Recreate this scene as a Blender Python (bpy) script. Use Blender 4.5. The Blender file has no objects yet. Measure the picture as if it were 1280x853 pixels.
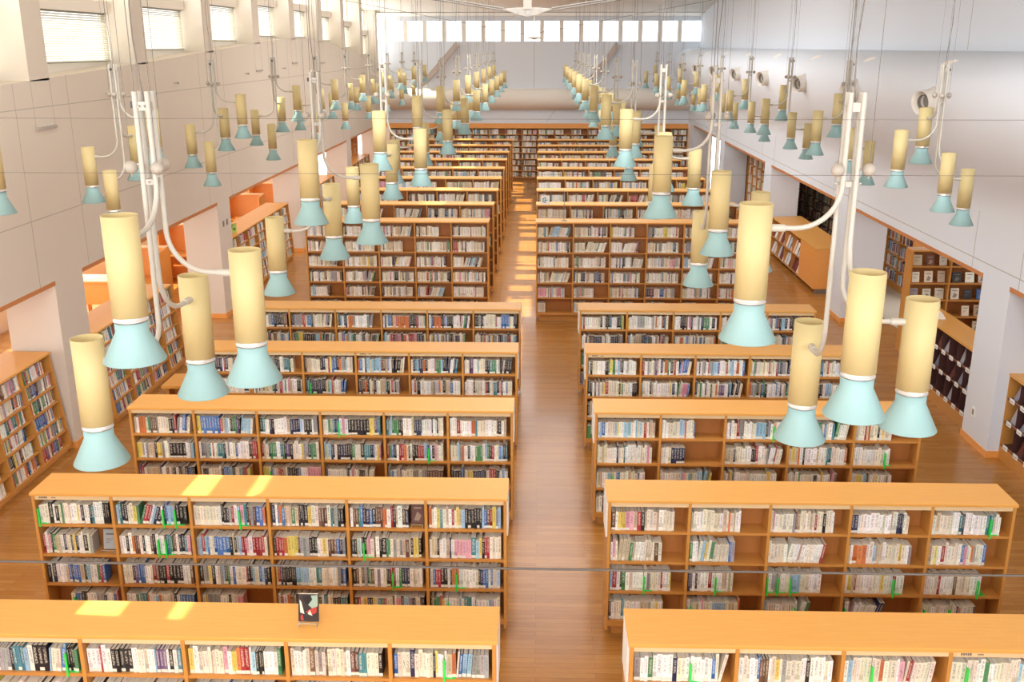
import bpy, math, random
from mathutils import Vector, Matrix

# ------------------------------------------------------------------ camera, world, sun, exposure
SC = bpy.context.scene
COL = SC.collection
H = 5.65                       # eye height of the photographer on the gallery
F = 1230.0                     # focal length in pixels of a 1280 px wide frame
cam = bpy.data.cameras.new('camera'); camo = bpy.data.objects.new('camera', cam); COL.objects.link(camo)
cam.sensor_fit = 'HORIZONTAL'; cam.sensor_width = 36.0; cam.lens = F / 1280 * 36.0
cam.clip_start = 0.05; cam.clip_end = 300
fy = Vector((675 - 640, -(58 - 426.5), F)).normalized()      # hall axis (+Y) seen from the camera: x right, y up, z forward
uz = Vector((0, fy.z, -fy.y)).normalized()
ux = Vector((fy.y * uz.z - fy.z * uz.y, fy.z * uz.x - fy.x * uz.z, fy.x * uz.y - fy.y * uz.x))
if ux.x < 0: ux = -ux
right = Vector((ux.x, fy.x, uz.x)); up = Vector((ux.y, fy.y, uz.y)); fwd = Vector((ux.z, fy.z, uz.z))
m = Matrix((right, up, -fwd)).transposed().to_4x4(); m.translation = (0, 0, H)
camo.matrix_world = m
SC.camera = camo

w = bpy.data.worlds.new('world'); SC.world = w; w.use_nodes = True
bg = w.node_tree.nodes['Background']; bg.inputs[0].default_value = (0.945, 0.968, 1.0, 1); bg.inputs[1].default_value = 1.9

sun = bpy.data.lights.new('sun', 'SUN'); sun.energy = 6.0; sun.angle = 0.009; sun.color = (1.0, 0.88, 0.68)
suno = bpy.data.objects.new('sun', sun); COL.objects.link(suno)
suno.rotation_euler = Vector((1.0, -0.06, -1.05)).to_track_quat('-Z', 'Y').to_euler()

def area(name, loc, target, sx, sy, power, color=(1, 1, 1)):
    l = bpy.data.lights.new(name, 'AREA'); l.shape = 'RECTANGLE'; l.size = sx; l.size_y = sy; l.energy = power; l.color = color
    o = bpy.data.objects.new(name, l); COL.objects.link(o); o.location = loc
    o.rotation_euler = (Vector(target) - Vector(loc)).to_track_quat('-Z', 'Y').to_euler()
    o.visible_camera = True
    return o
area('skylight_near', (0, 6, 6.75), (0, 6, 0), 11, 12, 85, (0.96, 0.975, 1.0))  # added fill under the ceiling over the near shelves; no roof opening there
area('skylight_far', (0, 28, 7.45), (0, 28, 0), 7, 22, 480, (0.96, 0.975, 1.0))  # added overhead fill for the far half of the hall
area('window_light_left', (-10.6, 24, 2.0), (-6, 24, 1.0), 20, 1.6, 30, (1.0, 0.95, 0.86))
area('window_light_right', (9.9, 22, 2.6), (8.0, 22, 0.0), 18, 1.2, 130, (0.97, 0.97, 1.0))  # added fill for the right side room, whose outer wall is solid

area('gallery_window_light', (0, -2.7, 5.6), (0, 12, 3.2), 12, 2.2, 300, (0.96, 0.975, 1.0))  # added fill behind the camera, brightens the shelf fronts
area('skylight_mid', (0, 9.5, 6.85), (0, 20, 0.5), 9, 1.6, 150, (0.97, 0.98, 1.0))  # added fill tilted at the middle bookcases
area('skylight_end', (0, 23, 7.5), (0, 35, 0.5), 5, 1.6, 110, (0.97, 0.98, 1.0))  # added fill tilted at the last tall bookcases
vs = SC.view_settings
SC.display_settings.display_device = 'sRGB'
vs.view_transform = 'Standard'; vs.look = 'None'; vs.gamma = 1.0; vs.exposure = 1.2; vs.use_curve_mapping = False
SC.cycles.use_denoising = True
SC.cycles.max_bounces = 8; SC.cycles.diffuse_bounces = 5; SC.cycles.transparent_max_bounces = 16
SC.cycles.sample_clamp_indirect = 6.0
SC.cycles.caustics_reflective = False; SC.cycles.caustics_refractive = False

R = random.Random(11)

# ------------------------------------------------------------------ helpers
def lin(c):
    f = lambda v: (v / 255) / 12.92 if v / 255 <= 0.04045 else (((v / 255) + 0.055) / 1.055) ** 2.4
    return (f(c[0]), f(c[1]), f(c[2]), 1.0)

class MB:
    def __init__(s, tf=None): s.v = []; s.f = []; s.mi = []; s.sm = []; s.tf = tf
    def add(s, vs_, fs, m=0, smooth=False):
        b = len(s.v)
        s.v += [tuple(s.tf(*p)) if s.tf else tuple(p) for p in vs_]
        for f in fs: s.f.append([b + i for i in f]); s.mi.append(m); s.sm.append(smooth)
    def box(s, x0, x1, y0, y1, z0, z1, m=0):
        if x0 > x1: x0, x1 = x1, x0
        if y0 > y1: y0, y1 = y1, y0
        s.add([(x0, y0, z0), (x1, y0, z0), (x1, y1, z0), (x0, y1, z0), (x0, y0, z1), (x1, y0, z1), (x1, y1, z1), (x0, y1, z1)],
              [(0, 3, 2, 1), (4, 5, 6, 7), (0, 1, 5, 4), (1, 2, 6, 5), (2, 3, 7, 6), (3, 0, 4, 7)], m)
        return s
    def lathe(s, prof, n=32, c=(0, 0), m=0, smooth=True, close=False):
        vs_ = []; fs = []
        for r, z in prof:
            for i in range(n):
                a = 2 * math.pi * i / n; vs_.append((c[0] + r * math.cos(a), c[1] + r * math.sin(a), z))
        k = len(prof)
        for j in range(k if close else k - 1):
            j2 = (j + 1) % k
            for i in range(n):
                i2 = (i + 1) % n
                fs.append((j * n + i, j * n + i2, j2 * n + i2, j2 * n + i))
        s.add(vs_, fs, m, smooth); return s
    def disc(s, r, z, n=32, c=(0, 0), m=0):
        s.add([(c[0] + r * math.cos(2 * math.pi * i / n), c[1] + r * math.sin(2 * math.pi * i / n), z) for i in range(n)], [tuple(range(n))], m); return s
    def tube(s, pts, r, n=12, m=0, caps=True, radii=None):
        P = [Vector(p) for p in pts]; vs_ = []; fs = []
        t0 = (P[1] - P[0]).normalized()
        ref = Vector((0, 0, 1)) if abs(t0.z) < 0.9 else Vector((1, 0, 0))
        nrm = t0.cross(ref).normalized()
        for i, p in enumerate(P):
            t = ((P[i + 1] - P[i]) if i == 0 else (P[i] - P[i - 1]) if i == len(P) - 1 else (P[i + 1] - P[i - 1])).normalized()
            nrm = (nrm - t * nrm.dot(t)).normalized(); bn = t.cross(nrm)
            rr = radii[i] if radii else r
            for k in range(n):
                a = 2 * math.pi * k / n; q = p + nrm * (rr * math.cos(a)) + bn * (rr * math.sin(a)); vs_.append(tuple(q))
        for i in range(len(P) - 1):
            for k in range(n):
                k2 = (k + 1) % n; fs.append((i * n + k, i * n + k2, (i + 1) * n + k2, (i + 1) * n + k))
        s.add(vs_, fs, m, True)
        if caps:
            L = (len(P) - 1) * n
            s.add(vs_[:n], [tuple(range(n))[::-1]], m); s.add(vs_[L:], [tuple(range(n))], m)
        return s
    def prism(s, poly, axis, a0, a1, m=0):
        # poly: 2-D outline; extruded along axis 'x','y' or 'z' from a0 to a1
        def P(p, a): return (a, p[0], p[1]) if axis == 'x' else (p[0], a, p[1]) if axis == 'y' else (p[0], p[1], a)
        n = len(poly); vs_ = [P(p, a0) for p in poly] + [P(p, a1) for p in poly]
        fs = [tuple(range(n))[::-1], tuple(range(n, 2 * n))] + [(i, (i + 1) % n, n + (i + 1) % n, n + i) for i in range(n)]
        s.add(vs_, fs, m); return s
    def sphere(s, c, r, n=20, k=12, m=0):
        s.lathe([(max(1e-4, r * math.sin(math.pi * j / k)), c[2] - r * math.cos(math.pi * j / k)) for j in range(k + 1)], n, (c[0], c[1]), m); return s
    def mesh(s, name, mats):
        me = bpy.data.meshes.new(name); me.from_pydata(s.v, [], s.f)
        for mt in mats: me.materials.append(mt)
        me.polygons.foreach_set('material_index', s.mi); me.polygons.foreach_set('use_smooth', s.sm)
        me.update(); return me
    def build(s, name, mats, parent=None, loc=None):
        if not isinstance(mats, (list, tuple)): mats = [mats]
        o = bpy.data.objects.new(name, s.mesh(name, mats)); COL.objects.link(o)
        if parent is not None: o.parent = parent
        if loc is not None: o.location = loc
        return o

def tag(o, label=None, cat=None, group=None, kind=None):
    if label: o['label'] = label
    if cat: o['category'] = cat
    if group: o['group'] = group
    if kind: o['kind'] = kind
    return o
def empty(name, loc=(0, 0, 0), rz=0.0, label=None, cat=None, group=None):
    o = bpy.data.objects.new(name, None); COL.objects.link(o); o.location = loc; o.rotation_euler = (0, 0, rz); o.empty_display_size = 0.1
    return tag(o, label, cat, group)
def struct(o): o['kind'] = 'structure'; return o
CH = {}
def kids(o):
    return [c for c in COL.objects if c.parent is o]
def snapshot(root):
    return (root, [(c, kids(c)) for c in kids(root)])
def dup(snap, loc, rz=0.0):
    root, ch = snap
    r = root.copy(); COL.objects.link(r); r.location = loc; r.rotation_euler = (0, 0, rz)
    for c, gs in ch:
        d = c.copy(); COL.objects.link(d); d.parent = r
        for g in gs:
            e = g.copy(); COL.objects.link(e); e.parent = d
    return r
ORD = ['zeroth', 'first', 'second', 'third', 'fourth', 'fifth', 'sixth', 'seventh', 'eighth', 'ninth', 'tenth', 'eleventh', 'twelfth', 'thirteenth', 'fourteenth',
       'fifteenth', 'sixteenth', 'seventeenth', 'eighteenth', 'nineteenth', 'twentieth', 'twenty-first', 'twenty-second', 'twenty-third', 'twenty-fourth',
       'twenty-fifth', 'twenty-sixth', 'twenty-seventh', 'twenty-eighth', 'twenty-ninth', 'thirtieth', 'thirty-first', 'thirty-second', 'thirty-third', 'thirty-fourth', 'thirty-fifth']

# ------------------------------------------------------------------ materials
def mat(name, col, rough=0.5, metal=0.0, spec=0.5, coat=0.0, trans=0.0):
    mt = bpy.data.materials.new(name); mt.use_nodes = True
    b = mt.node_tree.nodes['Principled BSDF']
    b.inputs['Base Color'].default_value = lin(col) if len(col) == 3 else col
    b.inputs['Roughness'].default_value = rough; b.inputs['Metallic'].default_value = metal
    b.inputs['Specular IOR Level'].default_value = spec; b.inputs['Coat Weight'].default_value = coat
    b.inputs['Transmission Weight'].default_value = trans
    return mt
def node(nt, t, **kw):
    n = nt.nodes.new(t)
    for k, v in kw.items(): setattr(n, k, v)
    return n
def ramp_mix(nt, fac, a, b):
    mx = node(nt, 'ShaderNodeMix', data_type='RGBA'); nt.links.new(fac, mx.inputs[0])
    for sock, v in ((mx.inputs[6], a), (mx.inputs[7], b)):
        if hasattr(v, 'is_linked') or hasattr(v, 'links'): nt.links.new(v, sock)
        else: sock.default_value = lin(v) if len(v) == 3 else v
    return mx.outputs[2]
def math_(nt, op, a, b=None):
    n = node(nt, 'ShaderNodeMath', operation=op)
    for i, v in enumerate((a, b)):
        if v is None: continue
        if isinstance(v, (int, float)): n.inputs[i].default_value = v
        else: nt.links.new(v, n.inputs[i])
    return n.outputs[0]

def wood(name, a, b, rough=0.3, scale=(1.2, 14, 14), coat=0.25):
    mt = mat(name, a, rough, coat=coat); nt = mt.node_tree; bs = nt.nodes['Principled BSDF']
    tc = node(nt, 'ShaderNodeTexCoord'); mp = node(nt, 'ShaderNodeMapping'); mp.inputs['Scale'].default_value = scale
    nt.links.new(tc.outputs['Object'], mp.inputs[0])
    no = node(nt, 'ShaderNodeTexNoise'); no.inputs['Scale'].default_value = 3.0; no.inputs['Detail'].default_value = 4.0
    nt.links.new(mp.outputs[0], no.inputs['Vector'])
    nt.links.new(ramp_mix(nt, no.outputs['Fac'], a, b), bs.inputs['Base Color'])
    bs.inputs['Coat Roughness'].default_value = 0.15
    return mt
W_TOP_LIT = wood('beech_veneer_top', (230, 173, 94), (218, 157, 77), 0.36, coat=0.0)  # same beech as the sides, light falling on tops put into a paler colour
W_TOP_LIT.node_tree.nodes['Principled BSDF'].inputs['Specular IOR Level'].default_value = 0.28
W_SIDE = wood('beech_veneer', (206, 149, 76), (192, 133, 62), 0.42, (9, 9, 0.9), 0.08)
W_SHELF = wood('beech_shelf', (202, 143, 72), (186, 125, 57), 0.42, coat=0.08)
W_BACK_SHADE = wood('beech_back_panel', (180, 119, 61), (164, 103, 48), 0.5, (6, 6, 0.9), 0.0)  # same beech, shade inside the shelves put into a darker colour
W_ORANGE = wood('orange_veneer', (240, 170, 92), (230, 156, 76), 0.4, (2, 2, 9), 0.1)
W_TRIM = wood('oak_trim', (206, 140, 86), (190, 122, 70), 0.4, (1, 9, 9), 0.1)
M_RAIL = mat('cream_label_rail', (226, 198, 152), 0.4)
M_CREAM = mat('cream_lamp_paint', (198, 182, 132), 0.55, spec=0.3)
M_BLUE = mat('pale_blue_shade_paint', (146, 181, 181), 0.55, spec=0.3)
M_WHITE = mat('white_metal_paint', (182, 178, 167), 0.45)
M_BALL = mat('putty_ball_paint', (166, 158, 146), 0.45)
M_CHROME = mat('brushed_silver', (214, 212, 208), 0.35, 0.6)
M_CABLE = mat('grey_steel_cable', (112, 106, 100), 0.5, 0.2)
M_DISC = mat('lamp_inner_disc', (196, 190, 172), 0.6)
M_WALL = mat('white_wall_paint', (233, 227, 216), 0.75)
M_WALLR = mat('cool_white_wall_paint', (222, 229, 237), 0.75)  # same white paint, cool window light put into the colour
M_WALLL = mat('warm_white_wall_paint', (214, 205, 192), 0.78)  # same white paint, shade and warm bounce of the left side put into the colour
M_JOINT = mat('panel_joint', (176, 170, 160), 0.8)
M_CEIL = mat('cream_ceiling', (244, 238, 226), 0.8)
M_GREYWALL = mat('warm_grey_wall', (196, 184, 176), 0.8)
M_STEEL = mat('grey_steel', (150, 146, 140), 0.4, 0.4)
M_GREEN = mat('green_acrylic', (52, 214, 84), 0.25, coat=0.3)
M_PAGES = mat('page_paper', (236, 228, 208), 0.85)
M_PAPER = mat('white_paper', (240, 240, 236), 0.6)
M_DARK = mat('dark_brown_laminate', (80, 50, 46), 0.4)
M_DARKSTEEL = mat('dark_steel_shelf', (86, 62, 44), 0.45)
M_CARPET = mat('grey_carpet', (192, 186, 170), 0.95)
M_WIRE = mat('guard_wire_sleeve', (66, 57, 50), 0.7)
M_INK = mat('ink_grey', (110, 100, 96), 0.8)
M_TEAL = mat('teal_print', (40, 160, 170), 0.5)

def glass_mat():
    mt = bpy.data.materials.new('window_glass'); mt.use_nodes = True; nt = mt.node_tree; nt.nodes.clear()
    o = node(nt, 'ShaderNodeOutputMaterial'); t = node(nt, 'ShaderNodeBsdfTransparent'); g = node(nt, 'ShaderNodeBsdfGlossy'); g.inputs['Roughness'].default_value = 0.02
    mx = node(nt, 'ShaderNodeMixShader'); mx.inputs[0].default_value = 0.05
    nt.links.new(t.outputs[0], mx.inputs[1]); nt.links.new(g.outputs[0], mx.inputs[2]); nt.links.new(mx.outputs[0], o.inputs[0])
    return mt
M_GLASS = glass_mat()
def blind_mat():
    mt = bpy.data.materials.new('blind_slat'); mt.use_nodes = True; nt = mt.node_tree; nt.nodes.clear()
    o = node(nt, 'ShaderNodeOutputMaterial'); d = node(nt, 'ShaderNodeBsdfDiffuse'); t = node(nt, 'ShaderNodeBsdfTranslucent')
    d.inputs[0].default_value = lin((196, 194, 186)); t.inputs[0].default_value = lin((150, 147, 132))
    mx = node(nt, 'ShaderNodeMixShader'); mx.inputs[0].default_value = 0.55
    nt.links.new(d.outputs[0], mx.inputs[1]); nt.links.new(t.outputs[0], mx.inputs[2]); nt.links.new(mx.outputs[0], o.inputs[0])
    return mt
M_BLIND = blind_mat()

def floor_mat():
    mt = mat('parquet', (190, 128, 70), 0.26, coat=0.2); nt = mt.node_tree; bs = nt.nodes['Principled BSDF']
    tc = node(nt, 'ShaderNodeTexCoord')
    br = node(nt, 'ShaderNodeTexBrick'); br.inputs['Scale'].default_value = 1.0
    br.inputs['Brick Width'].default_value = 0.9; br.inputs['Row Height'].default_value = 0.076; br.inputs['Mortar Size'].default_value = 0.0016
    br.inputs['Color1'].default_value = lin((182, 128, 63)); br.inputs['Color2'].default_value = lin((166, 112, 50)); br.inputs['Mortar'].default_value = lin((128, 78, 36))
    br.offset = 0.37; nt.links.new(tc.outputs['Object'], br.inputs['Vector'])
    mp = node(nt, 'ShaderNodeMapping'); mp.inputs['Scale'].default_value = (2.0, 22, 1); nt.links.new(tc.outputs['Object'], mp.inputs[0])
    no = node(nt, 'ShaderNodeTexNoise'); no.inputs['Scale'].default_value = 2.5; no.inputs['Detail'].default_value = 5
    nt.links.new(mp.outputs[0], no.inputs['Vector'])
    mx = node(nt, 'ShaderNodeMix', data_type='RGBA', blend_type='OVERLAY'); mx.inputs[0].default_value = 0.28
    nt.links.new(br.outputs['Color'], mx.inputs[6]); nt.links.new(no.outputs['Fac'], mx.inputs[7])
    # scuffs: pale flecks along the boards
    mp2 = node(nt, 'ShaderNodeMapping'); mp2.inputs['Scale'].default_value = (5, 46, 1); nt.links.new(tc.outputs['Object'], mp2.inputs[0])
    n2 = node(nt, 'ShaderNodeTexNoise'); n2.inputs['Scale'].default_value = 2.0; n2.inputs['Detail'].default_value = 6; n2.inputs['Roughness'].default_value = 0.75
    nt.links.new(mp2.outputs[0], n2.inputs['Vector'])
    mr = node(nt, 'ShaderNodeMapRange'); mr.inputs[1].default_value = 0.62; mr.inputs[2].default_value = 0.70; nt.links.new(n2.outputs['Fac'], mr.inputs[0])
    nt.links.new(ramp_mix(nt, math_(nt, 'MULTIPLY', mr.outputs[0], 0.5), mx.outputs[2], (206, 152, 92)), bs.inputs['Base Color'])
    bp = node(nt, 'ShaderNodeBump'); bp.inputs['Strength'].default_value = 0.12; bp.inputs['Distance'].default_value = 0.004
    nt.links.new(br.outputs['Fac'], bp.inputs['Height']); bp.invert = True
    nt.links.new(bp.outputs[0], bs.inputs['Normal'])
    bs.inputs['Coat Roughness'].default_value = 0.08
    return mt
M_FLOOR = floor_mat()

def book_mat():
    # cover colour from the book's own attribute; small marks of a title and the white call-number sticker along the spine
    mt = mat('book_cover', (200, 200, 200), 0.55); nt = mt.node_tree; bs = nt.nodes['Principled BSDF']
    at = node(nt, 'ShaderNodeAttribute'); at.attribute_name = 'cover'
    uv = node(nt, 'ShaderNodeUVMap'); uv.uv_map = 'spine'
    sp = node(nt, 'ShaderNodeSeparateXYZ'); nt.links.new(uv.outputs[0], sp.inputs[0]); u, v = sp.outputs[0], sp.outputs[1]
    seed = at.outputs['Alpha']
    cb = node(nt, 'ShaderNodeCombineXYZ')
    nt.links.new(math_(nt, 'ADD', math_(nt, 'MULTIPLY', u, 3.6), math_(nt, 'MULTIPLY', seed, 61.0)), cb.inputs[0])
    nt.links.new(math_(nt, 'MULTIPLY', v, 30.0), cb.inputs[1]); nt.links.new(math_(nt, 'MULTIPLY', seed, 37.0), cb.inputs[2])
    no = node(nt, 'ShaderNodeTexNoise'); no.inputs['Scale'].default_value = 1.0; no.inputs['Detail'].default_value = 1.5
    nt.links.new(cb.outputs[0], no.inputs['Vector'])
    def step(lo, hi, x): return math_(nt, 'MULTIPLY', math_(nt, 'GREATER_THAN', x, lo), math_(nt, 'LESS_THAN', x, hi))
    mask = math_(nt, 'MULTIPLY', math_(nt, 'GREATER_THAN', no.outputs['Fac'], 0.5), math_(nt, 'MULTIPLY', step(0.24, 0.76, u), step(0.3, 0.93, v)))
    bw = node(nt, 'ShaderNodeRGBToBW'); nt.links.new(at.outputs['Color'], bw.inputs[0])
    tcol = ramp_mix(nt, math_(nt, 'GREATER_THAN', bw.outputs[0], 0.22), (235, 228, 210), (70, 60, 62))
    c1 = ramp_mix(nt, math_(nt, 'MULTIPLY', mask, 0.55), at.outputs['Color'], tcol)
    # a printed band low on some spines
    band = math_(nt, 'MULTIPLY', step(0.17, 0.36, v), math_(nt, 'GREATER_THAN', math_(nt, 'FRACT', math_(nt, 'MULTIPLY', seed, 7.3)), 0.86))
    hs = node(nt, 'ShaderNodeHueSaturation'); hs.inputs['Saturation'].default_value = 1.15; hs.inputs['Value'].default_value = 0.65
    nt.links.new(at.outputs['Color'], hs.inputs['Color'])
    c2 = ramp_mix(nt, band, c1, hs.outputs[0])
    lab = math_(nt, 'MULTIPLY', step(0.02, 0.15, v), math_(nt, 'GREATER_THAN', seed, 0.4))
    c3 = ramp_mix(nt, lab, c2, (226, 222, 208))
    nt.links.new(c3, bs.inputs['Base Color'])
    return mt
M_BOOK = book_mat()

# ------------------------------------------------------------------ setting
def sill(y):
    P = [(-4, 4.5), (4, 4.83), (8, 5.0), (12.5, 5.18), (15.6, 5.31), (18.5, 5.44), (21.1, 5.57), (24.5, 5.74), (27, 5.84), (29, 5.87), (31.4, 5.81), (34, 5.66), (36.7, 5.46), (39.5, 5.24), (42, 5.03), (44.2, 4.84)]
    for (a, za), (b, zb) in zip(P, P[1:]):
        if y <= b: return za + (zb - za) * (y - a) / (b - a)
    return P[-1][1]
def ceilz(y): return sill(y) + 1.98 if y < 29 else 7.85 - (y - 29) ** 2 * 0.0046
XL, XR, YB, Y0 = -6.75, 6.43, 43.6, -3.0
HEAD = 2.51
COLS = [13.65 + 7.2 * k for k in range(-2, 5)]
PIERS = [13.56 + 3.6 * k for k in range(-4, 9)]

struct(MB().box(-11.2, 10.4, Y0, 44.6, -0.12, 0).build('floor', M_FLOOR))
ys = [Y0 + (44.0 - Y0) * i / 48 for i in range(49)]
cb = MB(); nq = len(ys)
cb.add([(x, y, ceilz(y) + dz) for dz in (0, .15) for x in (-7.32, 7.6) for y in ys],
       [f for q in range(nq - 1) for f in ((q, q + 1, nq + q + 1, nq + q), (2 * nq + q, 3 * nq + q, 3 * nq + q + 1, 2 * nq + q + 1), (q, 2 * nq + q, 2 * nq + q + 1, q + 1), (nq + q, nq + q + 1, 3 * nq + q + 1, 3 * nq + q))], 0, True)
struct(cb.build('ceiling', M_CEIL))
struct(MB().box(-8.0, -7.321, Y0, 16.6, 7.12, 7.3).build('roof_eave', M_CEIL))  # unseen slab added outside the glass to trim sun patches on near shelves

# left wall: panels below the arched sill, joints set into the paint
wl = MB()
yy = [Y0 + (44.0 - Y0) * i / 60 for i in range(61)]
for a, b in zip(yy, yy[1:]):
    sa, sb = sill(a), sill(b)
    wl.add([(XL, a, HEAD), (XL, b, HEAD), (XL, b, sb), (XL, a, sa), (XL - .5, a, HEAD), (XL - .5, b, HEAD), (XL - .5, b, sb), (XL - .5, a, sa)],
           [(0, 1, 2, 3), (3, 2, 6, 7), (0, 4, 5, 1), (4, 7, 6, 5)])
for k in range(-1, 5):
    for d in (-.75, .75):
        y = 13.57 + 7.2 * k + d
        if y > Y0: wl.box(XL, XL + .002, y - .006, y + .006, HEAD, sill(y), 1)
for z in (3.41, 4.86): wl.box(XL, XL + .002, Y0, YB, z - .006, z + .006, 1)
for y in PIERS:
    if 6 < y < 42:
        for d in (-.27, .27): wl.box(XL, XL + .002, y + d - .005, y + d + .005, sill(y) - .62, sill(y), 1)
        wl.box(XL, XL + .03, y - .28, y + .28, sill(y) - .66, sill(y) - .62, 2)
struct(wl.build('wall_left', [M_WALLL, M_JOINT, M_JOINT]))
n = 0
for i, y in enumerate(PIERS):
    n += 1
    struct(MB().box(XL - .52, XL, y - .275, y + .275, sill(y) - .02, ceilz(y) + .05).build('column_left_pier_%d' % n, M_WALLL))
for i, y in enumerate(COLS):
    if y < Y0 + 1: continue
    struct(MB().box(XL - .75, XL - .001, y - .43, y + .43, 0, HEAD + .02).build('column_left_%d' % (i + 1), M_WALLL))
    struct(MB().box(XL - .76, XL + .012, y - .442, y + .442, 0, .1).build('baseboard_left_%d' % (i + 1), W_ORANGE))
    struct(MB().box(XR + .001, XR + .8, y - .43, y + .43, 0, HEAD + .02).build('column_right_%d' % (i + 1), [M_WALLR]))
    struct(MB().box(XR - .012, XR + .81, y - .442, y + .442, 0, .1).build('baseboard_right_%d' % (i + 1), W_ORANGE))
k = 0
for a, b in zip(COLS, COLS[1:]):
    k += 1
    struct(MB().box(XL - .5, XL + .01, a + .43, b - .43, HEAD - .06, HEAD).build('trim_%d' % k, W_TRIM))
    struct(MB().box(XR - .01, XR + .5, a + .43, b - .43, HEAD - .06, HEAD).build('trim_%d' % (k + 20), W_TRIM))
# clerestory windows of the left wall
wn = 0
for a, b in zip(PIERS, PIERS[1:]):
    wn += 1
    y0, y1 = a + .275, b - .275; s0 = max(sill(y0), sill(y1)); zt = min(ceilz(y0), ceilz(y1)); xg = XL - .5
    fr = MB()
    fr.box(xg - .05, xg + .06, y0, y1, min(sill(y0), sill(y1)) - .05, s0 + .05)
    fr.box(xg - .05, xg + .16, y0, y1, s0 + .80, s0 + .99)
    fr.box(xg - .05, xg + .05, y0, y1, zt - .05, zt + .2)
    for y in (y0, y1 - .06): fr.box(xg - .03, xg + .03, y, y + .06, s0, zt)
    wo = struct(fr.build('window_%d' % wn, M_WALL))
    MB().box(xg - .012, xg - .004, y0, y1, s0, zt).build('glass_pane', M_GLASS, wo)
    if 7 < y0 < 42:
        bl = MB()
        nz = 20
        for q in range(nz):
            z = s0 + .05 + (.72) * q / nz
            bl.add([(xg + .075, y0 + .04, z), (xg + .075, y1 - .04, z), (xg + .1, y1 - .04, z + .0285), (xg + .1, y0 + .04, z + .0285)], [(0, 1, 2, 3)])
        bl.box(xg + .07, xg + .11, y0 + .04, y1 - .04, s0 + .77, s0 + .80)
        bl.box(xg + .07, xg + .11, y0 + .04, y1 - .04, s0 + .04, s0 + .06)
        o = bl.build('window_blind', M_BLIND)
        tag(o, 'cream venetian blind lowered in the %s clerestory window along the left wall' % ORD[wn - 2 if wn > 2 else 1], 'blind', 'blinds in the clerestory windows')

# right wall: plain lower wall, long rounded air duct, set-back upper wall
pr = [(XR, HEAD), (XR, 3.35), (6.36, 3.6), (6.2, 3.85), (5.95, 4.15), (5.78, 4.45), (5.68, 4.75), (5.66, 5.0), (5.72, 5.2), (5.85, 5.36), (6.08, 5.5), (6.35, 5.57), (6.75, 5.58)]
wr = MB()
vs_ = [(x, Y, z) for Y in (Y0, YB + .3) for x, z in pr]; npf = len(pr)
wr.add(vs_, [(i, i + 1, npf + i + 1, npf + i) for i in range(npf - 1)], 0, True)
wr.box(XR + .001, XR + .5, Y0, YB + .3, HEAD, HEAD + .6)
for k in range(-1, 5):
    for d in (-.74, .74):
        y = 13.74 + 7.2 * k + d
        if y > Y0: wr.box(XR - .002, XR, y - .006, y + .006, HEAD, 3.35, 1)
wr.box(XR - .002, XR, Y0, YB, 2.66, 2.672, 1)
struct(wr.build('wall_right', [M_WALLR, M_JOINT]))
wu = MB().box(6.75, 7.0, Y0, YB + .3, 5.4, 8.2)
for y in (5, 10.6, 16.4, 22.2, 28, 33.8, 39.6): wu.box(6.748, 6.75, y - .008, y + .008, 5.6, 8.0, 1)
struct(wu.build('wall_right_upper', [M_WALLR, M_JOINT]))

# back wall
bk = MB()
bk.box(-7.3, 6.75, YB, YB + .5, HEAD - .1, 5.86)
bk.box(-7.3, 6.75, YB, YB + .5, 6.68, 7.4)
for X in (-4.8, -.24, 4.3): bk.box(X - .008, X + .008, YB - .002, YB, 3.95, 5.8, 1)
for X in (-3.6, .3, 4.4): bk.prism([(X, HEAD), (X + .02, HEAD), (X + .42, 3.06), (X + .4, 3.06)], 'y', YB - .003, YB, 1)
struct(bk.build('wall_back', [M_WALLR, M_JOINT]))
dq = [(YB, 3.02)] + [(YB - .5 * math.sin(math.pi * t / 12), 3.02 + .9 * (1 - math.cos(math.pi * t / 12)) / 2) for t in range(1, 12)] + [(YB, 3.92)]
db = MB(); db.add([(X, y, z) for X in (-6.75, 6.43) for y, z in dq], [(i, len(dq) + i, len(dq) + i + 1, i + 1) for i in range(len(dq) - 1)], 0, True)
struct(db.build('wall_back_duct', M_WALL))
struct(MB().box(-6.75, 6.43, YB - .02, YB + .25, 2.27, 2.45).build('trim_40', W_ORANGE))
struct(MB().box(-7.8, 7.5, 44.3, 44.6, 0, 3.2).build('wall_back_lower', M_WALL))
mb = MB()
for i in range(16):
    X = -6.56 + i * 0.83
    mb.box(X - .09, X + .09, YB + .06, YB + .4, 5.86, 6.68)
struct(mb.build('window_40', M_WALL))
for i in range(15):
    X = -6.56 + i * .83
    struct(MB().box(X + .09, X + .74, YB + .2, YB + .21, 5.86, 6.68).build('window_%d' % (41 + i), M_GLASS))
for i, (x0, z0, x1, z1) in enumerate([(-4.95, 4.15, -3.5, 5.74), (2.1, 4.2, 3.28, 5.74)]):
    d = Vector((x1 - x0, 0, z1 - z0)).normalized(); nn = Vector((-d.z, 0, d.x)) * .11
    P = [(x0 - nn.x, z0 - nn.z), (x0 + nn.x, z0 + nn.z), (x1 + nn.x, z1 + nn.z), (x1 - nn.x, z1 - nn.z)]
    o = MB().prism(P, 'y', YB - .3, YB).build('beam_%d' % (i + 1), M_GREYWALL); struct(o)
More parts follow.
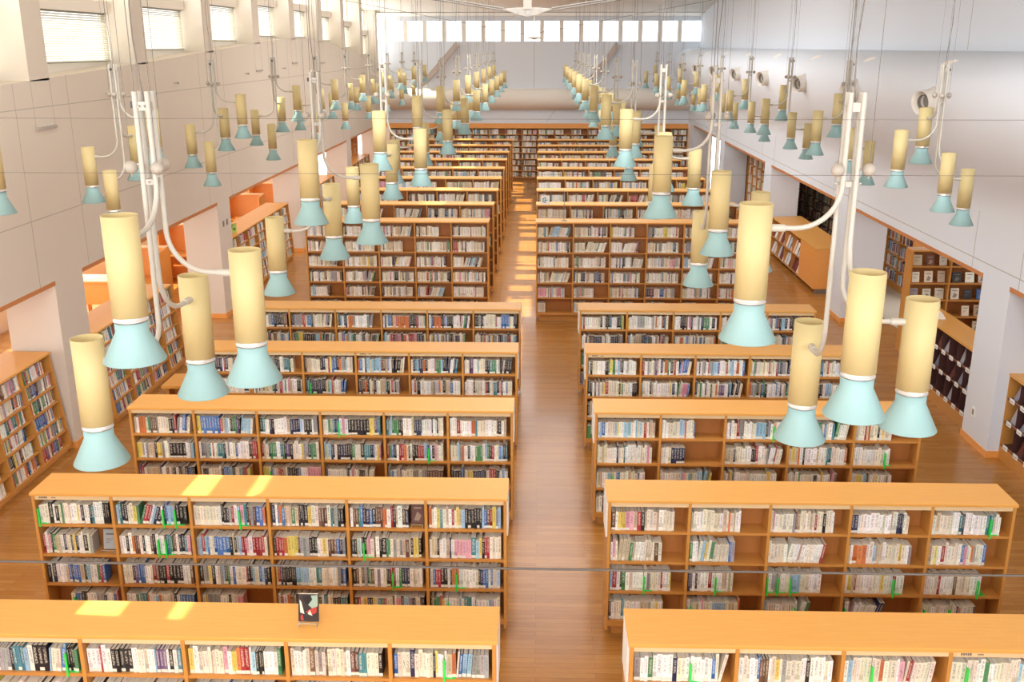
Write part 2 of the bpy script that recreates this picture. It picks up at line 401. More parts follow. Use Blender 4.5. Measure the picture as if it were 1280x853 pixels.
# side rooms
struct(MB().box(-11.2, 10.4, Y0 - .3, Y0, 0, 4.1).build('wall_gallery', M_WALL))  # unseen wall behind the camera, added to cut light from the open end
struct(MB().box(-11.2, -11.0, Y0, 44.6, 0, .75).box(-11.2, -11.0, Y0, 44.6, 2.5, 3.0).build('wall_far_left', M_WALL))
for i in range(6):
    y = 6 + i * 7.2
    struct(MB().box(-11.2, -10.9, y - .3, y + .3, .75, 2.5).build('column_far_left_%d' % (i + 1), M_WALL))
struct(MB().box(-11.2, XL - .02, Y0, 44.6, 2.9, 3.0).build('ceiling_left', M_WALL))
struct(MB().box(XR + .02, 10.4, Y0, 44.6, 2.9, 3.0).build('ceiling_right', M_WALL))
struct(MB().box(10.2, 10.4, Y0, 44.6, 0, 3.0).build('wall_far_right', M_GREYWALL))
struct(MB().box(7.5, 10.2, 15.8, 25.0, 0, .012).build('floor_carpet', M_CARPET))

# ------------------------------------------------------------------ books
PAL = {'white': (240, 238, 230), 'cream': (230, 220, 194), 'tan': (206, 186, 150), 'black': (34, 31, 33), 'navy': (40, 48, 86), 'blue': (58, 112, 186), 'light blue': (150, 194, 220),
       'green': (72, 142, 88), 'red': (176, 44, 50), 'orange': (220, 120, 60), 'yellow': (234, 208, 92), 'pink': (224, 154, 168), 'purple': (108, 80, 132), 'grey': (158, 156, 154), 'teal': (58, 132, 142), 'brown': (112, 74, 54)}
MIX_L = dict(white=24, cream=20, tan=5, black=22, navy=6, blue=6, **{'light blue': 5}, green=4, red=6, orange=3, yellow=4, pink=3, purple=2, grey=6, teal=3, brown=5)
MIX_R = dict(white=36, cream=38, tan=8, black=4, navy=2, blue=2, **{'light blue': 4}, green=2, red=4, orange=1, yellow=2, pink=3, grey=4, teal=1, brown=2)
MIX_T = dict(white=38, cream=40, tan=12, black=4, navy=3, blue=2, **{'light blue': 3}, green=3, red=3, orange=1, yellow=2, pink=3, grey=6, teal=2, brown=4)
MIX_D = dict(black=10, brown=22, tan=20, cream=16, navy=10, red=6, grey=10, green=4, teal=3)
def pick(mix):
    t = R.random() * sum(mix.values())
    for k_, v_ in mix.items():
        t -= v_
        if t <= 0: return k_
    return k_
def jit(c, a=14):
    g = sum(c) / 3; c = tuple(.82 * q + .18 * g for q in c)
    d = R.uniform(-a, a)
    return tuple(min(250, max(8, x + d + R.uniform(-6, 6))) for x in c)

def gen_row(x0, x1, y, z, mix, fill=1.0, start=0.0, hmin=.185, hmax=.235, ends=(), lean=None, tavg=.0255, items=None):
    """books standing side by side from x0 + start; returns the books and the x places of bookends. A book: x, y, z, thickness, height, depth, tilt, colour"""
    out = []; be = []; x = x0 + .008 + start; lim = x0 + (x1 - x0) * fill - .006
    ends = sorted(ends); ei = 0; series = 0; col = None; hh = None
    while True:
        if ei < len(ends) and x >= x0 + (x1 - x0) * ends[ei]:
            be.append(x); x += .006; ei += 1; continue
        if series > 0: series -= 1; t = th
        else:
            col = pick(mix); t = th = max(.013, min(.05, R.gauss(tavg, .0065))); hh = R.choice((R.uniform(hmin, hmax), R.uniform(hmin, hmax), hmin + .012))
            series = R.choice((0, 0, 0, 0, 0, 0, 0, 0, 1, 2)) if R.random() < .965 else R.randint(3, 6)
        tilt = 0.0
        if lean and lean[0] <= (x - x0) / (x1 - x0) <= lean[1]: tilt = lean[2]
        wdt = t * math.cos(tilt) + (0 if tilt == 0 else .003)
        if x + wdt + (abs(math.sin(tilt)) * hh if tilt else 0) > min(lim, x1 - .006): break
        out.append((x, y + R.uniform(0, .012), z, t, hh + R.uniform(-.004, .004), R.uniform(.125, .145), tilt, col))
        x += wdt + R.uniform(.0002, .0016)
    return out, be

SV, SF, SM, SUV, SCOL = [], [], [], [], []       # the great mass of further books, one object
FQ = [(0, 3, 2, 1), (4, 5, 6, 7), (0, 1, 5, 4), (1, 2, 6, 5), (2, 3, 7, 6), (3, 0, 4, 7)]
def corners(bk_):
    x, y, z, t, h, d, th, c = bk_
    cs, sn = math.cos(th), math.sin(th)
    P = []
    for zz in (0, h):
        for xx, yy_ in ((0, 0), (t, 0), (t, d), (0, d)):
            px, pz = xx * cs + zz * sn, -xx * sn + zz * cs
            if th > 0: pz += t * sn
            P.append((x + px, y + yy_, z + pz))
    return P
def stuff_books(lst, tf=None):
    for bk_ in lst:
        b = len(SV); P = corners(bk_)
        SV.extend([tf(*p) for p in P] if tf else P)
        c = lin(jit(PAL[bk_[7]])); sd = R.random()
        for fi, f in enumerate(FQ):
            SF.append([b + i for i in f]); SM.append(1 if fi == 1 else 0)
            SUV.extend(((0, 0), (1, 0), (1, 1), (0, 1)) if fi == 2 else ((-1, -1),) * 4)
            SCOL.extend(((c[0], c[1], c[2], sd),) * 4)

def put_attrs(me, uvs, cols):
    uvl = me.uv_layers.new(name='spine'); uvl.data.foreach_set('uv', [q for p in uvs for q in p])
    ca = me.color_attributes.new('cover', 'FLOAT_COLOR', 'CORNER'); ca.data.foreach_set('color', [q for p in cols for q in p])

NB = [0]
def real_book(bk_, label, group):
    """one book: cover of two boards and a spine, page block as its part"""
    x, y, z, t, h, d, th, cn = bk_
    b = MB(); e = .0022
    uvs = []
    b.box(0, t, 0, e * 1.5, 0, h)                       # spine
    b.box(0, e, e * 1.5, d, 0, h); b.box(t - e, t, e * 1.5, d, 0, h)
    c = lin(jit(PAL[cn])); sd = R.random()
    me = b.mesh('book', [M_BOOK])
    for i in range(18): uvs.extend(((0, 0), (1, 0), (1, 1), (0, 1)) if i == 2 else ((-1, -1),) * 4)
    put_attrs(me, uvs, [(c[0], c[1], c[2], sd)] * (18 * 4))
    o = bpy.data.objects.new('book', me); COL.objects.link(o)
    MB().box(e + .0003, t - e - .0003, e * 1.5, d - .004, .002, h - .004).build('pages', M_PAGES, o)
    o.location = (x + (0 if th <= 0 else 0), y, z + (t * math.sin(th) if th > 0 else 0)); o.rotation_euler = (0, th, 0)
    tag(o, label, 'book', group); NB[0] += 1
    return o

def bookend(x, y, z, label):
    b = MB().box(0, .003, -.022, .12, .002, .165).box(0, .085, -.012, .10, .0005, .0035)
    b.box(-.004, .012, -.026, -.022, -.03, .165)
    o = b.build('bookend', M_GREEN, None, (x, y, z)); tag(o, label, 'bookend', None); return o

# ------------------------------------------------------------------ bookcases
def make_case(nb, bay, hgt, rows, depth, rail=True, sign=None, lean=0.0, mats=None, deck=.205, plinth=.1, topover=.012, face='front', backat=.5, sloped=False):
    """local frame: x along the front, y into the case, z up. Returns the snapshot root"""
    mt, ms, mh, mk = mats or (W_TOP_LIT, W_SIDE, W_SHELF, W_BACK_SHADE)
    tf = (lambda x, y, z: (x, y + lean * z, z)) if lean else None
    W_ = nb * bay; t = .028
    r = empty('bookcase')
    M = lambda: MB(tf)
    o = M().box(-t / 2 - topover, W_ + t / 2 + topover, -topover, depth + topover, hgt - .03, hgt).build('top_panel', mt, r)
    bv = o.modifiers.new('edge', 'BEVEL'); bv.width = .004; bv.segments = 2
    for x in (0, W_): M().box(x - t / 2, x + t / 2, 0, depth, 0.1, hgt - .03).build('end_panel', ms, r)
    yb = depth * backat
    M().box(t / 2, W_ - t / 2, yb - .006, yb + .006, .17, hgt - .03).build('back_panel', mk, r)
    for i in range(1, nb): M().box(i * bay - t / 2, i * bay + t / 2, .003, depth - .003, rows[0] - .03, hgt - .03).build('divider', ms, r)
    for k_, z in enumerate(rows):
        th = .06 if k_ == 0 else .026
        M().box(t / 2, W_ - t / 2, .004 if k_ == 0 else .01, depth - .01, z - th, z).build('shelf', mh, r)
    MB().box(.06, W_ - .06, plinth, depth - plinth if depth > .35 else depth - .02, 0, rows[0] - .05).build('plinth', ms, r)
    if rail:
        for i in range(nb): M().box(i * bay + t / 2, (i + 1) * bay - t / 2, .012, .02, hgt - .078, hgt - .03).build('label_rail', M_RAIL, r)
    if sign is not None:
        x = W_ + t / 2 if sign > 0 else -t / 2
        MB().box(x, x + sign * .014, .05, depth - .04, hgt - .42, hgt - .02).build('end_sign', M_PAPER, r)
    return r

ROWS_L = [.205, .53, .855, 1.18]
ROWS_T = [.205 + .325 * k_ for k_ in range(6)]
BAY = .762; BT = .765; DEP = .45
LX, RX = -.30 - 6 * BAY, .70
TLX, TRX = -1.06 - 5 * BT, -.035
YL = [6.2 + 2.35 * k_ for k_ in range(5)]
YT = [20.3 + 2.35 * k_ for k_ in range(9)]

pl = make_case(6, BAY, 1.52, ROWS_L, DEP, True, 1); sl = snapshot(pl); pl.location = (LX, YL[0], 0)
prr = make_case(5, BAY, 1.52, ROWS_L, DEP, True, -1); sr = snapshot(prr); prr.location = (RX, YL[0], 0)
pt = make_case(5, BT, 2.15, ROWS_T, DEP, False); st = snapshot(pt); pt.location = (TLX, YT[0], 0)
pt2 = make_case(6, BT, 2.15, ROWS_T, DEP, False); st2 = snapshot(pt2); pt2.location = (TRX, YT[0], 0)
EXTRA = {0: ', with a face-out book on top', }
for k_, y in enumerate(YL):
    o = pl if k_ == 0 else dup(sl, (LX, y, 0))
    tag(o, 'low beech bookcase of six bays, %s from the front, left of the aisle' % ORD[k_ + 1], 'bookcase', 'low bookcases left of the aisle')
    o = prr if k_ == 0 else dup(sr, (RX, y, 0))
    tag(o, 'low beech bookcase of five bays, %s from the front, right of the aisle' % ORD[k_ + 1], 'bookcase', 'low bookcases right of the aisle')
for k_, y in enumerate(YT):
    o = pt if k_ == 0 else dup(st, (TLX, y, 0))
    tag(o, 'tall beech bookcase with six shelves, %s of the tall row left of the far aisle' % ORD[k_ + 1], 'bookcase', 'tall bookcases left of the far aisle')
    o = pt2 if k_ == 0 else dup(st2, (TRX, y, 0))
    tag(o, 'tall beech bookcase with six shelves, %s of the tall row right of the far aisle' % ORD[k_ + 1], 'bookcase', 'tall bookcases right of the far aisle')
# printed shelf labels
for X, Y, w_ in ((LX + .03, YL[0], .3), (LX + .03, YL[1], .33), (RX + 3 * BAY + .04, YL[0], .36), (RX + .04, YL[3], .5), (LX + 3 * BAY + .04, YL[3], .5)):
    b = MB().box(X, X + w_, Y + .0085, Y + .0115, 1.446, 1.486)
    xx = X + .03
    for q in range(5): b.box(xx, xx + .012, Y + .0075, Y + .0085, 1.457, 1.476, 1); xx += .016
    xx += .04
    for q in range(4): b.box(xx, xx + .008, Y + .0075, Y + .0085, 1.461, 1.472, 1); xx += .011
    o = b.build('shelf_label', [M_RAIL, M_INK])
    tag(o, 'small printed label on the %s bookcase %s of the aisle, under its top' % (['nearest', 'second', 'third', 'fourth'][YL.index(Y)], 'left' if X < 0 else 'right'), 'label')

# ---- what stands on the shelves
def bayx(x0, bay, i): return x0 + i * bay + .016, x0 + (i + 1) * bay - .016
YF = .03
# nearest rows: every book an object
FILL_R2 = [[(.86, (), None), (.68, (), None), (.84, (), None), (.78, (), None), (.9, (.74,), None)],
           [(.72, (), (.1, .55, .09)), (.62, (), (.12, .5, .1)), (.8, (), (.25, .9, .17)), (.86, (), None), (.78, (), None)],
           [(.84, (.42,), None), (.64, (.36,), None), (.75, (.0, .13, .3), None), (.83, (.6,), None), (.8, (.7,), None)],
           [(.78, (), None), (.74, (.05,), None), (.68, (.36,), (.45, .9, .22)), (.62, (.03,), (.1, .9, .3)), (.76, (.02, .36), None)]]
FILL_R1 = [(.97, (.55,), (.84, .97, .2)), (.97, (), None), (.97, (.27,), (.6, .9, .1)), (.97, (.14,), None), (.97, (), None)]
ends = 0
def place_ends(be, y, z, where):
    for q, x in enumerate(be):
        bookend(x, y, z, 'bright green bookend %s in %s' % (('', 'second one ', 'third one ')[q], where) if q else 'bright green bookend in %s' % where)
BAYN = ['first', 'second', 'third', 'fourth', 'fifth', 'sixth']
for i in range(6):            # L1
    xa, xb = bayx(LX, BAY, i)
    from_aisle = BAYN[5 - i]
    for k_, z in enumerate(ROWS_L):
        if k_ == 3:
            bks, be = gen_row(xa, xb, YL[0] + YF, z, MIX_L if i % 2 else dict(MIX_L, white=40, cream=28), .99, ends=[(), (.84,), (), (), (), (.5,)][i], lean=(.62, .8, .08) if i in (1, 5) else None)
            place_ends(be, YL[0] + YF, z, 'top row, %s bay from aisle, nearest left bookcase' % from_aisle)
            if i == 0: stuff_books(bks); continue
            for j, b in enumerate(bks): real_book(b, '%s book, %s from left, %s bay from aisle, top row, nearest left bookcase' % (b[7], ORD[j + 1], from_aisle), 'books on the nearest left bookcase')
        elif k_ > 0: stuff_books(gen_row(xa, xb, YL[0] + YF, z, MIX_L, R.uniform(.85, .99))[0])
for i in range(5):            # R1
    xa, xb = bayx(RX, BAY, i)
    for k_, z in enumerate(ROWS_L):
        if k_ == 3:
            f_, e_, l_ = FILL_R1[i]
            bks, be = gen_row(xa, xb, YL[0] + YF, z, MIX_R if i != 2 else dict(MIX_R, red=14, blue=6, teal=5), f_, ends=e_, lean=l_)
            place_ends(be, YL[0] + YF, z, 'top row, %s bay from aisle, nearest right bookcase' % BAYN[i])
            for j, b in enumerate(bks): real_book(b, '%s book, %s from left, %s bay from aisle, top row, nearest right bookcase' % (b[7], ORD[j + 1], BAYN[i]), 'books on the nearest right bookcase')
        elif k_ > 0: stuff_books(gen_row(xa, xb, YL[0] + YF, z, MIX_R, R.uniform(.8, .97))[0])
for i in range(5):            # R2
    xa, xb = bayx(RX, BAY, i)
    for k_, z in enumerate(ROWS_L):
        f_, e_, l_ = FILL_R2[3 - k_][i]
        bks, be = gen_row(xa, xb, YL[1] + YF, z, MIX_R, f_, ends=e_, lean=l_)
        place_ends(be, YL[1] + YF, z, '%s row, %s bay from aisle, second right bookcase' % (['bottom', 'third', 'second', 'top'][k_], BAYN[i]))
        for j, b in enumerate(bks):
            if k_ == 3 and NB[0] < 300: real_book(b, '%s book, %s from left, %s bay from aisle, top row, second right bookcase' % (b[7], ORD[j + 1], BAYN[i]), 'books on the second right bookcase')
            else: stuff_books([b])
FILL_L2 = [[(.97, (.01,), None), (.97, (.63, .78), (.3, .6, .3)), (.98, (.62,), None), (.98, (), None), (.8, (), None), (.99, (), None)],
           [(.72, (), None), (.98, (.5, .62), None), (.98, (), None), (.98, (), None), (.98, (.17,), None), (.99, (), None)],
           [(.82, (), None), (.98, (), None), (.98, (), None), (.98, (), None), (.98, (.52,), None), (.98, (.36,), None)],
           [(.97, (.3,), None), (.98, (), None), (.6, (), None), (.98, (), None), (.98, (), None), (.98, (.24,), None)]]
for i in range(6):            # L2
    xa, xb = bayx(LX, BAY, i)
    for k_, z in enumerate(ROWS_L):
        f_, e_, l_ = FILL_L2[3 - k_][i]
        bks, be = gen_row(xa, xb, YL[1] + YF, z, MIX_L, f_, ends=e_, lean=l_, start=.2 if (k_ == 0 and i == 0) else 0)
        place_ends(be, YL[1] + YF, z, '%s row, %s bay from aisle, second left bookcase' % (['bottom', 'third', 'second', 'top'][k_], BAYN[5 - i]))
        stuff_books(bks)
F_R3 = [[.97, .55, .97, .97, .6], [.93, .42, .98, .97, .6], [.85, .9, .92, .85, .7], [.8, .7, .8, .8, .6]]
for kk in (2, 3, 4):
    for i in range(6):
        xa, xb = bayx(LX, BAY, i)
        for k_, z in enumerate(ROWS_L):
            e_ = (R.uniform(.05, .8),) if R.random() < .16 and k_ > 0 else ()
            bks, be = gen_row(xa, xb, YL[kk] + YF, z, MIX_L, R.choice((.97, .98, .99, .99, .86)), ends=e_, lean=R.choice((None, None, None, (.7, .95, .12))))
            place_ends(be, YL[kk] + YF, z, '%s row, %s bay from aisle, %s left bookcase' % (['bottom', 'third', 'second', 'top'][k_], BAYN[5 - i], ORD[kk + 1])); stuff_books(bks)
    for i in range(5):
        xa, xb = bayx(RX, BAY, i)
        for k_, z in enumerate(ROWS_L):
            e_ = (R.uniform(.05, .8),) if R.random() < .14 and k_ > 0 else ()
            fl = F_R3[3 - k_][i] if kk == 2 else R.choice((.97, .98, .99, .97))
            bks, be = gen_row(xa, xb, YL[kk] + YF, z, MIX_R if kk == 2 else dict(MIX_L, white=40), fl, ends=e_, lean=R.choice((None, None, (.7, .95, .14))))
            place_ends(be, YL[kk] + YF, z, '%s row, %s bay from aisle, %s right bookcase' % (['bottom', 'third', 'second', 'top'][k_], BAYN[i], ORD[kk + 1])); stuff_books(bks)
for kk, y in enumerate(YT):
    for x0, nb_ in ((TLX, 5), (TRX, 6)):
        for i in range(nb_):
            xa, xb = bayx(x0, BT, i)
            for k_, z in enumerate(ROWS_T):
                if kk > 0 and k_ < 4 and not (x0 == TLX and i == 4): continue
                fl = R.choice((.98, .97, .95, .9, .7)) if k_ > 1 else R.choice((.9, .75, .6, .85))
                if kk == 0 and x0 == TRX and k_ == 0: fl = (.25, .9, .7, .6, .5, .4)[i]
                stuff_books(gen_row(xa, xb, y + YF, z, MIX_T, fl, hmin=.19, hmax=.225, tavg=.027, lean=R.choice((None, None, None, None, (.3, .9, .3), (.6, .95, .2))))[0])

# back wall bookcases: six units side by side between the side walls
ROWS_B = [.15 + .262 * k_ for k_ in range(8)]
pb = make_case(3, .715, 2.27, ROWS_B, .32, False, backat=.96); sb = snapshot(pb)
for u in range(6):
    X = -6.5 + u * 2.155
    o = pb if u == 0 else dup(sb, (X, YB - .06, 0))
    o.location = (X, YB - .06, 0)
    tag(o, 'beech wall bookcase built along the end wall, %s unit from the left' % ORD[u + 1], 'bookcase', 'bookcases along the end wall')
    for i in range(3):
        xa, xb = X + i * .715 + .016, X + (i + 1) * .715 - .016
        for k_, z in enumerate(ROWS_B):
            if u == 2 and i == 2 and k_ == 7: continue
            stuff_books(gen_row(xa, xb, YB - .06 + YF, z, dict(MIX_T, black=9, teal=4), R.choice((.97, .95, .6, .8, .7)) if k_ > 5 else R.uniform(.8, .98), hmin=.17, hmax=.21, tavg=.03)[0])

# bookcases between the columns; the left ones face the hall (+X) with fronts leaning back
def rot_tf(X, Y, sgn, lean=0.0):
    # local (x along, y in, z) -> world
    if sgn > 0: return lambda x, y, z: (X - (y + lean * z), Y + x, z)
    return lambda x, y, z: (X + (y + lean * z), Y - x, z)
ROWS_S = [.12 + .225 * k_ for k_ in range(6)]
def side_case(X, Y, nb, bay, hgt, rows, depth, sgn, label, group, mix, lean=.1, fill=(.75, .98), mats=None, hm=(.165, .2), plinth=.05):
    o = make_case(nb, bay, hgt, rows, depth, False, lean=lean, mats=mats, backat=.5 if depth > .5 else .95, plinth=plinth)
    o.location = (X, Y, 0); o.rotation_euler = (0, 0, math.pi / 2 * sgn); tag(o, label, 'bookcase', group)
    tf = rot_tf(X, Y, sgn, lean)
    for i in range(nb):
        for z in rows:
            stuff_books(gen_row(i * bay + .016, (i + 1) * bay - .016, .03, z, mix, R.uniform(*fill), hmin=hm[0], hmax=hm[1], tavg=.026, lean=R.choice((None, None, (.4, .9, .12))))[0], tf)
    return o
MIX_P = dict(white=20, cream=16, pink=9, red=8, green=8, blue=7, yellow=6, orange=6, teal=5, purple=5, grey=6, black=6, brown=5)
GS = 'wide low bookcases between the left columns'
side_case(-6.76, 9.92, 4, .8, 1.5, ROWS_S, .62, 1, 'wide low bookcase of colourful books facing the hall, before the nearest left column', GS, MIX_P, .11)
side_case(-6.5, 14.16, 4, .78, 1.5, ROWS_S, .62, 1, 'wide low bookcase facing the hall, between nearest and next left columns', GS, MIX_P, .13)
side_case(-6.8, 21.4, 7, .78, 1.52, ROWS_S, .6, 1, 'wide low bookcase with a green leaflet on top, between left columns', GS, dict(MIX_T, green=6, teal=4), .07)
side_case(-6.8, 30.0, 4, .8, 1.5, ROWS_S, .6, 1, 'wide low bookcase between left columns, farther on than the leaflet one', GS, MIX_T, .07)
side_case(-6.8, 36.3, 5, .8, 1.46, ROWS_S, .6, 1, 'wide low bookcase in the last opening of the left wall', GS, MIX_T, .07)
side_case(-7.4, 38.2, 3, .8, 2.3, [.2 + .33 * k_ for k_ in range(6)], .35, 1, 'tall orange bookcase deep inside the last left opening', None, dict(orange=10, cream=8, tan=5), 0, (.4, .7), (W_ORANGE,) * 4)
o = MB().box(-.1, .1, -.004, .004, 0, .22).box(-.1, .1, 0, .08, 0, .006).box(-.07, -.01, -.006, -.004, .1, .17, 1).box(.0, .07, -.006, -.004, .05, .12, 1).box(-.05, .04, -.006, -.004, .17, .19, 1).build('leaflet', [mat('yellow_green_print', (196, 216, 120), .6), mat('leaf_green_print', (84, 150, 70), .6)], None, (-7.05, 22.3, 1.521))
o.rotation_euler = (0, 0, math.radians(50)); tag(o, 'green and yellow leaflet standing on a wide low bookcase between left columns', 'leaflet')

# right side: tall dark and light cases in the side room
side_case(8.5, 33.2, 8, .85, 2.2, [.2 + .33 * k_ for k_ in range(6)], .35, -1, 'dark steel bookcase full of old brown books, behind the long low cabinet', None, MIX_D, 0, (.85, .98), (M_DARKSTEEL,) * 4, (.2, .27))
side_case(8.55, 24.95, 3, .85, 2.2, [.2 + .33 * k_ for k_ in range(6)], .35, -1, 'tall bookcase of blue and red books beside the grey carpet', None, dict(blue=12, red=10, white=10, navy=8, **{'light blue': 10}, cream=6, black=4, orange=3), 0, (.85, .98), None, (.2, .27))
side_case(7.2, 34.4, 7, .7, 2.12, [.2 + .325 * k_ for k_ in range(6)], .42, -1, 'tall bookcase with face-out journals in the second last right opening', None, dict(cream=10, white=8, tan=8, orange=2), 0, (.4, .7), None, (.22, .27))
side_case(7.5, 41.5, 6, .8, 2.2, [.2 + .325 * k_ for k_ in range(6)], .42, -1, 'tall bookcase in the last opening of the right wall', None, MIX_T, 0)

# long low magazine cabinet in the third right opening
r = empty('magazine_cabinet', (0, 0, 0)); tag(r, 'long low orange cabinet with magazines in its front, inside a right opening', 'cabinet')
CX0, CX1, CY0, CY1 = 6.52, 7.3, 22.95, 27.5
MB().box(CX0, CX1, CY0, 24.35, .12, 1.06).build('end_block', W_ORANGE, r)
MB().box(CX0 + .35, CX1, 24.35, CY1, .12, 1.06).build('body', W_ORANGE, r)
MB().prism([(CX0 - .01, 1.06), (CX1 + .01, 1.06), (CX1 + .01, 1.12), (CX0 - .01, 1.09)], 'y', CY0 - .01, CY1).build('top_panel', W_TOP_LIT, r)
for z in (.14, .58): MB().box(CX0, CX0 + .35, 24.35, CY1, z - .02, z).build('shelf', W_SHELF, r)
MB().box(CX0, CX0 + .35, CY1 - .03, CY1, .12, 1.06).build('end_panel', W_SIDE, r)
for q in range(1, 4): MB().box(CX0, CX0 + .34, 24.35 + q * .78 - .01, 24.35 + q * .78 + .01, .14, 1.06).build('divider', W_SIDE, r)
for y in (CY0 + .12, 24.9, 26.4): MB().box(CX0 + .08, CX1 - .08, y - .03, y + .03, 0, .12).build('leg', M_STEEL, r)
for row, z in enumerate((.145, .585)):
    for q in range(12):
        y = 24.46 + q * .25 + (.03 if (q % 3) else 0); hh = R.uniform(.27, .33)
        b = MB(); b.add([(CX0 + .03, y, z), (CX0 + .03, y + .2, z), (CX0 + .12, y + .2, z + hh), (CX0 + .12, y, z + hh), (CX0 + .036, y, z), (CX0 + .036, y + .2, z), (CX0 + .126, y + .2, z + hh), (CX0 + .126, y, z + hh)], [(0, 1, 2, 3), (7, 6, 5, 4), (0, 4, 5, 1), (1, 5, 6, 2), (2, 6, 7, 3), (3, 7, 4, 0)])
        b.box(CX0 + .05 + .2 * hh * .3, CX0 + .056 + .2 * hh * .3, y + .02, y + .18, z + hh * .66, z + hh * .78, 1) if False else None
        o = b.build('magazine', mat('magazine_cover', R.choice(((236, 232, 222), (214, 220, 226), (190, 200, 212), (226, 206, 190), (120, 60, 60))), .45))
        tag(o, 'pale magazine standing face out in the long low orange cabinet', 'magazine', 'magazines in the low orange cabinet')

# brochure racks, dark inside, beside the right columns
def rack(X, Yend, nb, label):
    bay = .31; W_ = nb * bay; r = empty('brochure_rack', (X, Yend, 0), -math.pi / 2); tag(r, label, 'rack')
    MB().box(-.03, W_ + .03, -.01, .47, 1.24, 1.275).build('top_panel', W_TOP_LIT, r)
    for x in (-.03, W_): MB().box(x, x + .03, 0, .46, 0, 1.24).build('end_panel', W_SIDE, r)
    MB().box(0, W_, .18, .2, .2, 1.24).build('back_panel', M_DARK, r)
    MB().box(0, W_, .0, .46, 0, .2).build('plinth', W_SIDE, r)
    for z in (.2, .56, .9):
        MB().box(0, W_, .01, .18, z, z + .02).build('shelf', M_DARK, r)
        MB().box(0, W_, .012, .018, z, z + .03).build('lip', W_TRIM, r)
    for i in range(1, nb): MB().box(i * bay - .003, i * bay + .003, .015, .18, .22, 1.24).build('divider', M_DARK, r)
    for k_, z in enumerate((.2, .56, .9)):
        for i in range(nb):
            MB().box(i * bay + .09, i * bay + .22, -.004, .006, z - .015, z + .05).box(i * bay + .11, i * bay + .2, -.006, -.004, z + .008, z + .016, 1).build('pocket_label', [M_PAPER, M_INK], r)
    tf = rot_tf(X, Yend, -1)
    for k_, z in enumerate((.22, .58, .92)):
        for i in range(nb):
            for q in range(R.choice((0, 1, 2, 2))):
                b = MB(tf); x = i * bay + .03 + q * .05 + R.uniform(0, .04); hh = R.uniform(.22, .29); wq = R.uniform(.1, .18); dx = R.uniform(.02, .06)
                y0_, y1_ = .06 + q * .05, .13 + q * .05 - (.04 if q else 0)
                b.add([(x, y0_, z), (x + wq, y0_, z), (x + wq + dx, y1_, z + hh), (x + dx, y1_, z + hh), (x, y0_ + .008, z), (x + wq, y0_ + .008, z), (x + wq + dx, y1_ + .008, z + hh), (x + dx, y1_ + .008, z + hh)], [(0, 1, 2, 3), (7, 6, 5, 4), (0, 4, 5, 1), (1, 5, 6, 2), (2, 6, 7, 3), (3, 7, 4, 0)])
                o = b.build('brochure', mat('brochure_sleeve', R.choice(((150, 150, 168), (120, 124, 140), (178, 178, 186), (110, 60, 54), (96, 120, 122))), .25, coat=.5))
                tag(o, 'thin brochure leaning in a pocket of the dark rack %s' % ('beyond the nearest right column' if Yend > 14 else 'before the nearest right column'), 'brochure', 'brochures in the rack %s' % ('beyond' if Yend > 14 else 'before'))
rack(6.55, 16.75, 8, 'orange brochure rack with dark pockets, just beyond the nearest right column')
rack(6.6, 13.2, 8, 'orange brochure rack with dark pockets, just before the nearest right column')
o = MB().prism([(0, 0), (.16, 0), (.08, .12)], 'y', 0, .2).build('tent_card', M_PAPER, None, (6.66, 16.05, 1.276)); tag(o, 'small white folded card on top of the brochure rack beyond the column', 'card')
MB().box(.0, .001, .03, .17, .0, .001).build('print', M_TEAL, o, (.02, 0, .03)).rotation_euler = (0, math.radians(-56), 0)
o = MB().prism([(-.09, 0), (.09, 0), (.12, .3), (.075, .36), (-.06, .3)], 'y', 0, .17).box(-.06, .07, -.002, 0, .12, .2, 1).build('brochure_box', [M_PAPER, M_INK], None, (6.85, 12.6, 1.276)); tag(o, 'white cardboard brochure box on top of the rack before the column', 'box')

# face-out display unit standing across the second right opening
DX, DY = 6.86, 17.9
o = make_case(3, .72, 2.08, [.2, .5, .82, 1.14, 1.46, 1.78], .32, False, backat=.9, topover=.0); o.location = (DX, DY, 0)
tag(o, 'beech display bookcase with face-out books, standing across a right opening', 'bookcase')
CN = {k_: PAL[k_] for k_ in PAL}
def display_book(x, y, z, w_, h_, cn, label, rot=0.0, tilt=.2, group=None, art=0):
    o = MB().box(-w_ / 2, w_ / 2, 0, .018, 0, h_).build('display_book', mat('display_cover', jit(PAL[cn], 8), .45), None, (x, y, z))
    o.rotation_euler = (-tilt, 0, rot)
    b = MB(); ink = PAL['black'] if sum(PAL[cn]) > 380 else PAL['cream']
    b.box(-w_ * .3, w_ * .3, -.0012, 0, h_ * .72, h_ * .8)
    if art == 0:
        for q_ in range(3): b.box(-w_ * .3, w_ * (.2 - .12 * q_), -.0012, 0, h_ * (.5 - .09 * q_), h_ * (.525 - .09 * q_))
    else: b.prism([(-w_ * .3, h_ * .15), (w_ * .1, h_ * .12), (w_ * .3, h_ * .4), (-w_ * .05, h_ * .58)], 'y', -.0012, 0)
    b.build('cover_print', mat('cover_ink', tuple(int(.4 * q + .6 * p) for q, p in zip(ink, PAL[cn])), .5), o)
    tag(o, label, 'book', group); return o
DC = [['tan', 'brown', 'cream', 'black', 'cream', 'grey', 'cream'], ['cream', 'cream', 'tan', 'black', 'white', 'cream', 'white'], ['grey', 'cream', 'cream', 'cream', 'black', 'blue', 'yellow'], ['black', 'cream', 'cream', 'white', 'cream', 'tan', 'cream'], ['cream', 'tan', 'white', 'grey', 'cream', 'cream', 'tan']]
